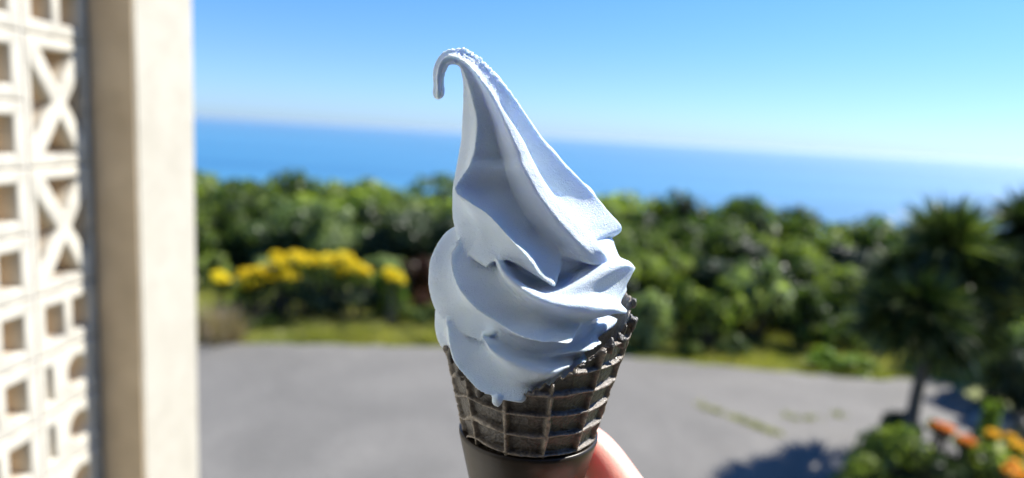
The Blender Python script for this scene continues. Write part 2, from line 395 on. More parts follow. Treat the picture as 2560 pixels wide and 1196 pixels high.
for c in range(4):
    s = -(c + 1) * BWD + J
    n_up = 0 if c == 0 else 0
    # courses below the joint ZJ, then courses above it
    k = 0; z = ZJ
    pat = ['x', 'x'] + ['w'] + ['f'] * 30 if c == 0 else (['w'] * 40)
    if c == 2: pat = ['w', 'w', 'x', 'x', 'w', 'w', 'x'] + ['w'] * 30
    for kk in pat:
        h_ = 2 * UH if kk == 'x' else UH
        if z - h_ < 0.05: break
        z -= h_; put(BL[kk], s, z)
    zlow = z
    z = ZJ
    for kk in range(8):
        put(BL['w'], s, z); z += UH
    ztop = z
# mortar behind the joints, base course and capping beam
bm = bmesh.new()
for c in range(5): lay(bm, -c * BWD - (J if c else 0), -c * BWD + (J if c < 9 else 0) if c else 0.0, 0.0, ztop, 0.0025, TH - .0025)
link('mortar', bm_mesh(bm, 'mortar'), MAT['panel'], wall)
bm = bmesh.new(); lay(bm, -4 * BWD, -0.001, 0.0, 0.045, -0.004, TH)
link('base_course', bm_mesh(bm, 'base_course'), MAT['render'], wall)
bm = bmesh.new(); lay(bm, -4 * BWD, -0.001, ztop + .001, ztop + .16, -0.02, TH + .02)
bmesh.ops.bevel(bm, geom=list(bm.edges), offset=.004, segments=2, affect='EDGES')
link('capping', bm_mesh(bm, 'capping'), MAT['render'], wall)
bm = bmesh.new(); lay(bm, -1.45, -4 * BWD - .001, 0.0, ztop + .16, -0.02, TH + .02)
link('bounce_panel', bm_mesh(bm, 'bounce_panel'), MAT['panel'], wall)  # unseen panel, added to bounce sunlight onto the swirl's left
# pillar at the end of the screen
pil = empty('pillar', (W0.x, W0.y, 0), 'square cream rendered pillar with a sunlit side at the end of the screen', 'pillar')
pil.rotation_euler = wall.rotation_euler
PP, PL = 0.078, 0.192
bm = bmesh.new(); lay(bm, 0.0, PL, 0.0, ztop + .4, -PP, 0.12)
bmesh.ops.subdivide_edges(bm, edges=[e for e in bm.edges if abs(e.verts[0].co.z - e.verts[1].co.z) > 1], cuts=60)
bmesh.ops.bevel(bm, geom=[e for e in bm.edges if abs(e.verts[0].co.z - e.verts[1].co.z) > .01 and len(e.link_faces) == 2 and abs(e.calc_face_angle(0)) > 1], offset=.002, segments=2, affect='EDGES')
for v in bm.verts:
    n_ = mnoise.noise(Vector((v.co.z * 5, v.co.x * 20, v.co.y * 20))); v.co.x += n_ * .0012; v.co.y += n_ * .0012
link('shaft', bm_mesh(bm, 'shaft'), MAT['render'], pil)
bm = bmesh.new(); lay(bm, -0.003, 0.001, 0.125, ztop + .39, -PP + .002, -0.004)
link('shade_slab', bm_mesh(bm, 'shade_slab'), MAT['tan2'], pil)  # thin added slab: the shaded face's warm tone put into its colour
bm = bmesh.new(); lay(bm, -.0, PL + .015, 0.0, 0.12, -PP - .015, 0.0)
link('plinth', bm_mesh(bm, 'plinth'), MAT['render'], pil)

# unseen wall and top slab added behind the lens to block sky light
hb = empty('light_blocker', (0, -1.2, 0), 'unseen dark slabs added behind the viewpoint to block light', 'light_blocker')
bm = bmesh.new(); lay(bm, -6, 6, -0.02, 3.3, -0.25, 0.0)
link('wall', bm_mesh(bm, 'wall'), MAT['blocker_mat'], hb)
bm = bmesh.new(); lay(bm, -6.2, 6.2, 3.302, 3.5, -0.4, 0.5)
link('blocker_top', bm_mesh(bm, 'blocker_top'), MAT['blocker_mat'], hb)

# ------------------------------------------------------------------ vegetation
def leaf_quads(rs, centers, normals, size, n_rand=0.6):
    n = len(centers)
    nm = normals + rs.normal(0, n_rand, (n, 3)); nm /= np.linalg.norm(nm, axis=1, keepdims=True) + 1e-9
    a = rs.normal(0, 1, (n, 3)); a -= nm * np.sum(a * nm, axis=1, keepdims=True); a /= np.linalg.norm(a, axis=1, keepdims=True) + 1e-9
    b = np.cross(nm, a); s = size * rs.uniform(0.6, 1.35, (n, 1))
    l = a * s; w_ = b * s * 0.30
    return np.stack([centers - l * .5, centers - l * .02 + w_, centers + l * .5, centers - l * .02 - w_], axis=1)
def crown_mesh(name, seed, w_, d_, h_, lobes, leaves, leaf, z0=0.0, lobe_r=(0.28, 0.45)):
    """foliage: leaf sized faces on many lobes around an inner mass, all inside w x d x h, base at z0"""
    rs = np.random.RandomState(seed)
    L = []
    for i in range(lobes):
        a = rs.uniform(0, math.tau); rr = math.sqrt(rs.uniform(0, 1)) * 0.62
        zz = rs.uniform(0.18, 0.74); k = rs.uniform(*lobe_r)
        wide = math.sqrt(max(.15, 1 - (max(0, zz - .35) / .75) ** 2))
        L.append((math.cos(a) * rr * w_ * .5 * 1.25 * wide, math.sin(a) * rr * d_ * .5 * 1.25 * wide, z0 + zz * h_, k * min(w_, d_, h_ * 1.25) * .55, rs.uniform(0, 1)))
    C = []; NN = []; A = []
    per = max(8, leaves // lobes)
    for (x, y, z, r_, tone) in L:
        v = rs.normal(0, 1, (per, 3)); v /= np.linalg.norm(v, axis=1, keepdims=True)
        v[:, 2] = np.where(v[:, 2] < -0.5, -v[:, 2], v[:, 2])
        rad = r_ * (0.72 + 0.38 * rs.uniform(0, 1, (per, 1)) ** 0.7)
        C.append(np.array([x, y, z]) + v * rad * np.array([1, 1, .85])); NN.append(v)
        A.append(np.clip(tone * .45 + rs.uniform(0, .65, per), 0, 1))
    C = np.concatenate(C); NN = np.concatenate(NN); A = np.concatenate(A)
    keep = C[:, 2] > z0 * .6 + .01
    me = quads_mesh(name, leaf_quads(rs, C[keep], NN[keep], leaf), A[keep])
    bm = bmesh.new()                                   # dark solid core in the middle of each lobe, stops see-through
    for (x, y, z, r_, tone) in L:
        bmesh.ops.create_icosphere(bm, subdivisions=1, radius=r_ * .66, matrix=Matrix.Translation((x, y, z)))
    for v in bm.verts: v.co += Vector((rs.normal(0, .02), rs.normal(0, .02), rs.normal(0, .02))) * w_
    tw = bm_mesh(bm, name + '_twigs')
    return me, tw, L
def tube(bm, pts, rad, seg=7):
    rings = []
    for i, p in enumerate(pts):
        p = Vector(p); t = (Vector(pts[min(i + 1, len(pts) - 1)]) - Vector(pts[max(i - 1, 0)])).normalized()
        a = t.orthogonal().normalized() if i == 0 else (rings_a - t * rings_a.dot(t)).normalized(); rings_a = a
        b = t.cross(a)
        rings.append([bm.verts.new(p + (a * math.cos(k * math.tau / seg) + b * math.sin(k * math.tau / seg)) * rad[i]) for k in range(seg)])
    for i in range(len(rings) - 1):
        for k in range(seg): bm.faces.new((rings[i][k], rings[i][(k + 1) % seg], rings[i + 1][(k + 1) % seg], rings[i + 1][k]))
    bm.faces.new(rings[0]); bm.faces.new(rings[-1])
def stems_mesh(name, L, rs, base_z=-.05, r_=.018):
    bm = bmesh.new()
    for (x, y, z, k, t) in L[:7]:
        m_ = (x * .4 + rs.uniform(-.05, .05), y * .4 + rs.uniform(-.05, .05), z * .45)
        tube(bm, [(x * .08, y * .08, base_z), m_, (x, y, z)], [r_, r_ * .7, r_ * .35], 6)
    return bm_mesh(bm, name)
PROTO = {}
def bush_proto(key, seed, w_, d_, h_, lobes, leaves, leaf, z0=0.0, lobe_r=(.28, .45)):
    me, tw, L = crown_mesh(key, seed, w_, d_, h_, lobes, leaves, leaf, z0, lobe_r)
    PROTO[key] = (me, tw, stems_mesh(key + '_stem', L, random.Random(seed)), L)
for i in range(5): bush_proto('bush%d' % i, 10 + i, 1.5, 1.3, 1.0, 17, 5200, .066)
for i in range(3): bush_proto('low%d' % i, 30 + i, 1.0, .9, .6, 12, 1900, .06)
MESHC = {}
def bush(name, loc, sc, key, m_, label, cat, group=None, rz=0.0, extra=None):
    me, tw, st, L = PROTO[key]
    if (key, m_) not in MESHC:
        c = me.copy(); c.materials.clear(); c.materials.append(MAT[m_]); MESHC[(key, m_)] = c
    root = empty(name, loc, label, cat, group, rz); root.scale = sc
    link('foliage', MESHC[(key, m_)], MAT[m_], root)
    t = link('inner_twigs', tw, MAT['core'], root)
    link('stem', st, MAT['bark'], root)
    return root
KIND_WORD = dict(leaf='mid green', leafb='pale silvery green', leafd='dark green', leafbright='bright green', brown='copper brown')

# skyline of the shrub belt in the photograph, left to right: (x pixel, y pixel of its top)
sky_line = [(-200, 425), (200, 425), (505, 428), (600, 445), (700, 452), (800, 440), (900, 452), (1010, 462), (1100, 470), (1300, 480), (1500, 492), (1580, 495),
            (1680, 512), (1770, 492), (1840, 535), (1930, 555), (2040, 525), (2110, 552), (2200, 545), (2300, 560), (2450, 580), (2600, 570), (2900, 600), (3200, 610)]
def sky_y(x):
    for (a, b), (c, d) in zip(sky_line, sky_line[1:]):
        if a <= x <= c: return b + (d - b) * (x - a) / (c - a)
    return sky_line[-1][1]
rnd = random.Random(77)
cnt = 0
place_words = []
def belt(Y, xs_px, drop, mats, hmul, label_fn, group, keys):
    global cnt
    for j, x in enumerate(xs_px):
        yt = sky_y(x) + (drop if not callable(drop) else drop(x)) + rnd.uniform(-6, 10)
        top = at_dist(x, yt, Y); gz = terrain_z(top.x, Y)
        h_ = top.z - gz
        key = rnd.choice(keys); m_ = rnd.choice(mats)
        s = h_ / hmul; sx = s * rnd.uniform(.85, 1.1)
        bush('shrub', (top.x, Y + rnd.uniform(-.2, .2), gz), (sx, sx * .9, s), key, m_, label_fn(x, m_, j), 'shrub', group, rnd.uniform(0, 6.28))
        cnt += 1
def where_(x, y):
    """words for where a shrub stands: things of the photo above, below or beside it"""
    k = [(-150, 'far out beyond the pillar, farthest left'), (-30, 'far out beyond the screen wall'), (100, 'hidden beyond the screen wall'), (230, 'hidden beyond the screen and pillar joint'), (360, 'hidden beyond the tan face of the pillar'), (480, 'hidden beyond the lit side of the pillar'),
         (570, 'touching the pillar edge'), (690, 'over the first yellow flowers'), (800, 'over the wide yellow bank'), (930, 'over the end of the yellow bank'), (1040, 'over the lone yellow clump'),
         (1150, 'touching the left of the swirl'), (1270, 'behind the left half of the swirl'), (1390, 'behind the middle of the swirl'), (1500, 'behind the right half of the swirl'),
         (1600, 'touching the right of the swirl'), (1720, 'left of the pointed treetop'), (1830, 'under the pointed treetop'), (1950, 'right under the surf streak'), (2060, 'right of the surf streak'),
         (2180, 'touching the spiky tree on its left'), (2300, 'behind the left of the spiky tree'), (2420, 'behind the right of the spiky tree'), (2530, 'between the two spiky trees'), (2650, 'at the right photo edge'),
         (2780, 'just outside the right photo edge'), (2900, 'well outside the right photo edge'), (3050, 'last but one outside the right edge'), (9999, 'last of all outside the right edge')]
    for a, b in k:
        if x < a: return b
BUSHK = ['bush%d' % i for i in range(5)]
tops = [(i * 118 - 250) for i in range(28)]
belt(11.6, tops, 0, ['leaf', 'leaf', 'leafd', 'leaf'], 0.92, lambda x, m_, j: '%s shrub, back row, %s' % (KIND_WORD[m_], where_(x, 0)), 'shrubs in the back row against the sea', BUSHK)
belt(10.2, [(i * 128 - 300) for i in range(26)], lambda x: 52, ['leaf', 'leafb', 'leafd', 'leaf'], 0.95, lambda x, m_, j: '%s shrub, middle row, %s' % (KIND_WORD[m_], where_(x, 0)), 'shrubs in the middle row of the belt', BUSHK)
def fdrop(x): return 185 if x < 1250 else 120
belt(9.0, [(i * 140 - 300) for i in range(24)], fdrop, ['leaf', 'leafb', 'leaf', 'leafd'], 0.95, lambda x, m_, j: '%s shrub, front row, %s' % (KIND_WORD[m_], where_(x, 0)), 'shrubs in the front row of the belt', BUSHK)
# low shrubs standing on the verge
def low(x, y_top, Y, wpx, m_, label, keys=('low0', 'low1', 'low2'), name='shrub', group=None, cat='shrub', key=None):
    Y += .6 if x < 1250 else .2; top = at_dist(x, y_top, Y); s = top.z / .56; ww = wpx / F_PX * Y / 0.95
    return bush(name, (top.x, Y, 0), (ww, ww * .8, s), key or rnd.choice(keys), m_, label, cat, group, rnd.uniform(0, 6.28))
low(640, 700, 7.25, 200, 'leaf', 'low mid green shrub under the widest yellow flowers near the pillar')
low(775, 690, 7.1, 230, 'leafd', 'low dark green shrub under the middle of the yellow flowers')
low(890, 705, 7.15, 190, 'leafd', 'low dark shrub under the right end of the yellow flowers')
low(985, 655, 7.35, 130, 'leafbright', 'bright green rounded shrub behind the single yellow flower clump', group=None)
low(1060, 760, 7.0, 170, 'leaf', 'low green shrub on the verge left of the cone')
low(1060, 640, 7.6, 170, 'brown', 'copper brown shrub just left of the ice cream')
low(640, 770, 6.75, 150, 'leaf', 'small green shrub on the grass near the pillar, right of the dry stalks')
low(1640, 720, 7.1, 190, 'leafb', 'low pale green shrub on the verge just right of the cone')
low(1790, 690, 7.2, 220, 'leaf', 'mid green shrub on the verge right of the cone under the surf streak')
low(1905, 640, 7.6, 230, 'leafb', 'tall pale shrub in the middle of the verge right of the cone')
low(2010, 720, 7.3, 190, 'leaf', 'green shrub on the verge halfway to the spiky tree')
low(1830, 840, 6.9, 120, 'leafb', 'small pale green shrub at the tarmac edge right of the cone')
low(1730, 850, 6.9, 100, 'leaf', 'small yellowish green shrub at the tarmac edge nearest the cone')
low(2060, 875, 6.6, 130, 'leafbright', 'small bright green plant at the tarmac edge left of the trunk')
low(2150, 890, 6.5, 130, 'leafbright', 'second small bright green plant at the tarmac edge, next to the trunk')

for (x_, y_, Y_, w_, m_, l_) in [(1585, 700, 7.9, 190, 'leafd', 'dark low shrub at the hedge foot touching the right of the cone'), (1700, 735, 8.0, 180, 'leaf', 'low green shrub at the hedge foot, second right of the cone'),
        (1850, 725, 8.1, 200, 'leafd', 'dark low shrub at the hedge foot under the surf streak'), (1970, 745, 8.0, 190, 'leaf', 'low green shrub at the hedge foot halfway to the spiky tree'),
        (2080, 760, 8.0, 200, 'leafd', 'dark low shrub at the hedge foot just left of the spiky crown'), (2190, 780, 7.8, 190, 'leafd', 'dark low shrub at the hedge foot behind the slim trunk'),
        (1770, 775, 7.5, 170, 'leafb', 'pale low shrub standing forward on the verge right of the cone'), (2140, 800, 7.4, 170, 'leaf', 'green low shrub standing forward on the verge left of the trunk')]:
    low(x_, y_, Y_, w_, m_, l_)

# yellow flowers: tight clumps of petals on their own plants
def petals(name, seed, pts, spread, n, size, m_, parent, wn_=(0, -.4, .9)):
    rs = np.random.RandomState(seed); C = []
    for (x, y, z, r_) in pts:
        v = rs.normal(0, 1, (n, 3)); v /= np.linalg.norm(v, axis=1, keepdims=True); v[:, 2] = np.abs(v[:, 2]) - .25
        C.append(np.array([x, y, z]) + v * r_ * (.75 + .35 * rs.uniform(0, 1, (n, 1))) * np.array([1, 1, spread]))
    C = np.concatenate(C); nn = np.tile(np.array(wn_), (len(C), 1))
    me = quads_mesh(name, leaf_quads(rs, C, nn, size, .5), rs.uniform(0, 1, len(C)))
    o = link('flowers', me, MAT[m_], parent, kind='stuff'); return o
def flower_plant(label, cat_name, Y, blobs, m_, leafm, seed, petal=.035, n=260, group=None):
    """blobs: list of (x px, y px, r px)"""
    Y += .55 if Y > 6 else 0; cx = sum(b[0] for b in blobs) / len(blobs); base = at_dist(cx, blobs[0][1], Y)
    root = empty(cat_name, (base.x, Y, 0), label, 'flowers', group)
    pts = []; stems = bmesh.new(); lp = []
    rr = random.Random(seed)
    for (x, y, r_) in blobs:
        r_ *= 1.0 if m_ == 'yellow' else .85
        p = at_dist(x, y, Y); r_m = r_ / F_PX * Y
        yy = rr.uniform(-.08, .08)
        pts.append((p.x - base.x, yy, p.z, r_m))
        for k in range(3):
            tube(stems, [((p.x - base.x) * .75, yy, -.02), (p.x - base.x + rr.uniform(-.04, .04), yy, p.z * .6), (p.x - base.x + rr.uniform(-.5, .5) * r_m, yy, p.z)], [.008, .006, .004], 5)
        lp.append((p.x - base.x, yy + .03, p.z - r_m * .9, r_m * 1.15))
    petals('petals', seed, pts, .8, n, petal, m_, root)
    link('stem', bm_mesh(stems, 'flower_stems'), MAT['bark'], root)
    rs = np.random.RandomState(seed + 5); C = []; NN = []
    for (x, y, z, r_) in lp:
        v = rs.normal(0, 1, (260, 3)); v /= np.linalg.norm(v, axis=1, keepdims=True)
        C.append(np.array([x, y, z]) + v * r_ * rs.uniform(.3, 1, (260, 1))); NN.append(v)
    C = np.concatenate(C); NN = np.concatenate(NN); k = C[:, 2] > .02
    me = quads_mesh('flower_leaves', leaf_quads(rs, C[k], NN[k], petal * 1.5), rs.uniform(0, 1, k.sum()))
    link('foliage', me, MAT[leafm], root)
    return root
g = 'yellow flowering plants on the verge'
flower_plant('small isolated yellow flowers nearest the pillar', 'flowering_plant', 6.9, [(560, 695, 22), (540, 690, 16)], 'yellow', 'leaf', 1, group=g)
flower_plant('low spread of yellow flowers second from the pillar', 'flowering_plant', 6.85, [(612, 690, 26), (640, 700, 30), (672, 690, 24), (620, 712, 18), (655, 676, 20)], 'yellow', 'leaf', 2, group=g)
flower_plant('long high bank of yellow flowers, the widest of all', 'flowering_plant', 6.95, [(700, 655, 26), (735, 648, 28), (775, 655, 30), (728, 685, 26), (815, 655, 30), (855, 652, 30), (885, 672, 28), (845, 682, 24), (910, 682, 18), (690, 640, 16)], 'yellow', 'leaf', 3, group=g)
flower_plant('round lone clump of yellow flowers beside the copper shrub', 'flowering_plant', 6.9, [(985, 690, 25), (990, 705, 20), (975, 680, 18)], 'yellow', 'leaf', 4, group=g)

# dry stalks on the verge by the pillar
def tuft(label, px, py, Y, wpx, hpx, m_, seed, n=260, name='dry_tuft', cat='grass tuft', group=None):
    p = on_ground(px, py) if Y is None else at_dist(px, py, Y); p.z = 0
    Yd = p.y; W_ = wpx / F_PX * Yd; Hh = hpx / F_PX * Yd
    rs = np.random.RandomState(seed)
    b = np.stack([rs.normal(0, W_ * .22, n), rs.normal(0, W_ * .18, n), np.zeros(n)], 1)
    t = b + np.stack([rs.normal(0, W_ * .25, n), rs.normal(0, W_ * .25, n), Hh * rs.uniform(.45, 1.05, n)], 1)
    wv = np.stack([rs.uniform(-1, 1, n), rs.uniform(-.4, .4, n), np.zeros(n)], 1); wv /= np.linalg.norm(wv, axis=1, keepdims=True); wv *= Hh * .028
    me = quads_mesh('tuft', np.stack([b - wv, b + wv, t + wv * .3, t - wv * .3], 1), rs.uniform(0, 1, n))
    root = link(name, me, MAT[m_]); root.location = p
    return tag(root, label, cat, group)
tuft('tall dry tan stalks on the verge beside the pillar', 545, 835, 6.6, 120, 95, 'dry', 1)
tuft('low grass clump on the verge under the wide yellow bank', 800, 812, 7.0, 130, 40, 'grass', 2)
tuft('grass tuft on the verge below the lone yellow clump', 915, 812, 7.05, 100, 40, 'grass', 3)
tuft('grass tuft on the verge beside the left of the cone', 1075, 812, 7.05, 100, 40, 'grass', 4)

# verge grass (nobody could count it)
rs = np.random.RandomState(3); n = 60000
x = rs.uniform(-6.5, 7.5, n); yv = rs.uniform(0, 1, n) ** 1.2
ed = np.interp(x, [p.x for p in edge[:-3]], [p.y for p in edge[:-3]])
y = ed + .02 + yv * (9.0 - ed)
hgt = rs.uniform(.03, .085, n) * (1 + .5 * np.sin(x * 3.1) * np.sin(y * 4.7))
b = np.stack([x, y, np.full(n, -.02)], 1); t = b + np.stack([rs.normal(0, .025, n), rs.normal(0, .025, n), hgt], 1)
wv = np.stack([rs.uniform(-1, 1, n), rs.uniform(-.5, .5, n), np.zeros(n)], 1); wv /= np.linalg.norm(wv, axis=1, keepdims=True); wv *= .006
o = link('grass', quads_mesh('grass', np.stack([b - wv, b + wv, t + wv * .2, t - wv * .2], 1), np.clip(rs.uniform(0, 1, n) * .7 + .3 * np.sin(x * 1.7 + y) ** 2, 0, 1)), MAT['grass'], kind='stuff')
tag(o, 'short dry green grass on the verge between tarmac and shrubs')
# weeds along the cracks
def weeds(label, pts, seed, n, sp):
    rs = np.random.RandomState(seed); G = [on_ground(*p) for p in pts]; P_ = []
    for i in range(n):
        k = rs.randint(len(G) - 1); f_ = rs.uniform(); q = G[k].lerp(G[k + 1], f_)
        if mnoise.noise(Vector((q.x * 7, q.y * 7, seed))) < -.08: continue
        P_.append((q.x + rs.normal(0, sp), q.y + rs.normal(0, sp), .028))
    n = len(P_); b = np.array(P_); t = b + np.stack([rs.normal(0, .02, n), rs.normal(0, .02, n), rs.uniform(.01, .04, n)], 1)
    wv = np.stack([rs.uniform(-1, 1, n), rs.uniform(-1, 1, n), np.zeros(n)], 1) * .008
    o = link('crack_weeds', quads_mesh('w', np.stack([b - wv, b + wv, t + wv * .4, t - wv * .4], 1), rs.uniform(0, 1, n)), MAT['weed'], kind='stuff')
    tag(o, label)
weeds('low weeds growing along a diagonal crack in the tarmac', [(1740, 1020), (1800, 1042), (1850, 1060), (1900, 1080), (1955, 1100)], 1, 380, .018)
weeds('thin patch of weeds on the tarmac behind the diagonal crack', [(1960, 1050), (2010, 1058), (2040, 1056)], 2, 90, .03)
weeds('thin patch of weeds on the tarmac nearest the tree trunk', [(2070, 1048), (2110, 1046)], 3, 50, .025)

# spiky trees
def rosette(bm_q, vals, c, axis, n, length, width, rs, droop=.25):
    axis = np.array(axis) / np.linalg.norm(axis)
    for i in range(n):
        v = rs.normal(0, 1, 3); v /= np.linalg.norm(v); v = v + axis * rs.uniform(.1, 1.3); v /= np.linalg.norm(v)
        L = length * rs.uniform(.75, 1.2); s = np.cross(v, rs.normal(0, 1, 3)); s /= np.linalg.norm(s) + 1e-9; s *= width * .5
        p0 = np.array(c) + v * .02; p1 = p0 + v * L * .55 - np.array([0, 0, droop * .08 * L]); p2 = p0 + v * L - np.array([0, 0, droop * L * .45])
        bm_q.append([p0 - s * .6, p0 + s * .6, p1 + s, p1 - s]); bm_q.append([p1 - s, p1 + s, p2 + s * .12, p2 - s * .12])
        t = rs.uniform(0, 1); vals += [t, t]
def spiky_tree(base, heads, label, seed, trunk_pts, tr, blade=.30, n=270, group=None):
    root = empty('spiky_tree', base, label, 'tree', group)
    rs = np.random.RandomState(seed)
    bm = bmesh.new(); tube(bm, trunk_pts, tr, 9)
    link('trunk', bm_mesh(bm, 'trunk'), MAT['bark'], root, smooth=True)
    for (p, ax, k) in heads:
        bm = bmesh.new(); s = Vector(trunk_pts[-1]); e = Vector(p)
        tube(bm, [s, s.lerp(e, .5) + Vector((0, 0, -.05)), e], [tr[-1] * .8, tr[-1] * .6, tr[-1] * .5], 7)
        link('branch', bm_mesh(bm, 'branch'), MAT['bark'], root, smooth=True)
        Q = []; vals = []; rosette(Q, vals, p, ax, int(n * k), blade * k, .026, rs)
        link('crown', quads_mesh('crown', np.array(Q), np.array(vals)), MAT['blade'], root)
    return root
base = on_ground(2258, 1165); Yt = base.y; k_ = Yt / F_PX
def T(x, y, dy=0.0):
    p = at_dist(x, y, Yt + dy); return (p.x - base.x, p.y - base.y, p.z)
spiky_tree(base, [(T(2372, 615), (0, 0, 1), 1.25), (T(2340, 690, .25), (-.3, 0, .8), 1.0), (T(2262, 705, .1), (-.6, 0, .5), .95), (T(2420, 700, -.1), (.6, 0, .5), .9), (T(2240, 790, -.2), (-.7, -.2, .3), .95),
                 (T(2300, 770, -.3), (0, -.6, .3), 1.05), (T(2400, 830, .2), (.6, 0, .2), .95), (T(2270, 830, .3), (-.5, .2, .1), .9), (T(2345, 840, -.15), (.1, -.3, 0), .9), (T(2440, 800, .3), (.5, .3, .4), .9)],
           'dark spiky leaved tree on a slim trunk rising above the shrubs', 5, [(0, 0, -.05), T(2288, 1000), T(2304, 930), T(2318, 860)], [.048, .043, .040, .038])
b2 = Vector((at_dist(2620, 700, Yt + .2).x, Yt + .2, 0)); base = b2
spiky_tree(b2, [(T(2580, 580), (-.2, 0, 1), 1.1), (T(2640, 640, .2), (.2, 0, 1), 1.1), (T(2570, 720, .3), (-.4, 0, .4), .9), (T(2640, 760, -.2), (0, -.4, .5), 1.0), (T(2700, 720), (.5, 0, .6), 1.0)],
           'spiky leaved tree cut off by the right edge of the photo', 8, [(0, 0, -.05), T(2640, 980), T(2630, 860), T(2625, 780)], [.06, .05, .045, .04])

# leafy growth at the right, around and in front of the spiky trees
bush_proto('near0', 71, 1.0, .9, .9, 16, 3200, .065); bush_proto('near1', 72, 1.0, .9, .9, 15, 3000, .075)
def near(x, y_top, Y, wpx, m_, label, key, name='shrub', cat='shrub', gz=0.0, rz=0):
    top = at_dist(x, y_top, Y); s = (top.z - gz) / .86; ww = wpx / F_PX * Y / .95
    return bush(name, (top.x, Y, gz), (ww, ww * .9, s), key, m_, label, cat, None, rz)
near(2480, 620, 7.2, 260, 'leaf', 'leafy green shrub filling the gap between the two spiky trees', 'near0')
near(2530, 760, 6.1, 200, 'leafb', 'pale leafy shrub low at the right edge behind the tarmac', 'near1', rz=1)
near(2395, 745, 7.0, 130, 'leafbright', 'small yellowish bush showing through the dark spiky tree', 'near1', rz=2)
near(2570, 870, 5.6, 150, 'leafd', 'dark shrub at the right edge above the amber flowers', 'near0', rz=3)
near(2488, 985, 5.2, 60, 'leafbright', 'little bright green plant above the amber flowers', 'near1', rz=4)
near(2215, 1052, 3.85, 250, 'leaf', 'rounded green shrub in the lower right corner beside the tarmac', 'near0', rz=0.5)
near(2370, 1090, 3.75, 250, 'leafd', 'dark shrub under the orange flowers at the lower right', 'near1', rz=2.5)
near(2520, 1110, 3.7, 230, 'leaf', 'green shrub in the bottom right corner among amber flowers', 'near0', rz=4.5)
near(2262, 1012, 4.9, 110, 'leafd', 'small dark shrub at the foot of the slim spiky tree', 'near1', rz=5.5)
near(2150, 1180, 3.3, 190, 'leafd', 'dark shrub at the bottom edge just left of the corner planting', 'near1', rz=1.5)
g2 = 'orange and amber flowering plants in the corner'
flower_plant('coral orange flowers in a band along the tarmac edge', 'flowering_plant', 3.85, [(2345, 1062, 14), (2362, 1070, 16), (2378, 1078, 18), (2395, 1088, 18), (2412, 1098, 17), (2428, 1106, 13), (2330, 1056, 9)], 'orange', 'leaf', 11, .03, 120, g2)
flower_plant('amber flowers in two round heads right of the coral band', 'flowering_plant', 3.8, [(2482, 1086, 19), (2495, 1094, 14), (2530, 1105, 20), (2540, 1122, 18), (2550, 1108, 12)], 'amber', 'leafbright', 12, .03, 120, g2)
flower_plant('deep orange flowers in the bottom right corner', 'flowering_plant', 3.5, [(2510, 1168, 17), (2535, 1180, 20), (2555, 1172, 15), (2562, 1192, 16)], 'orange', 'leaf', 13, .03, 130, g2)
# grey stone between the tarmac and the planting
def stone(label, x, y, rpx, seed, gz=0.0):
    p = on_ground(x, y); r_ = rpx / F_PX * p.y; bm = bmesh.new()
    bmesh.ops.create_icosphere(bm, subdivisions=3, radius=r_)
    for v in bm.verts:
        v.co *= 1 + .35 * mnoise.noise(v.co * (1.6 / r_) + Vector((seed, 0, 0))); v.co.z *= .6
    o = link('rock', bm_mesh(bm, 'rock'), MAT['rock']); o.location = (p.x, p.y, r_ * .25)
    return tag(o, label, 'rock')
stone('grey rock at the tarmac corner above the amber flowers', 2475, 1072, 42, 2)
stone('half hidden grey rock at the right edge of the photo', 2540, 1060, 36, 5)

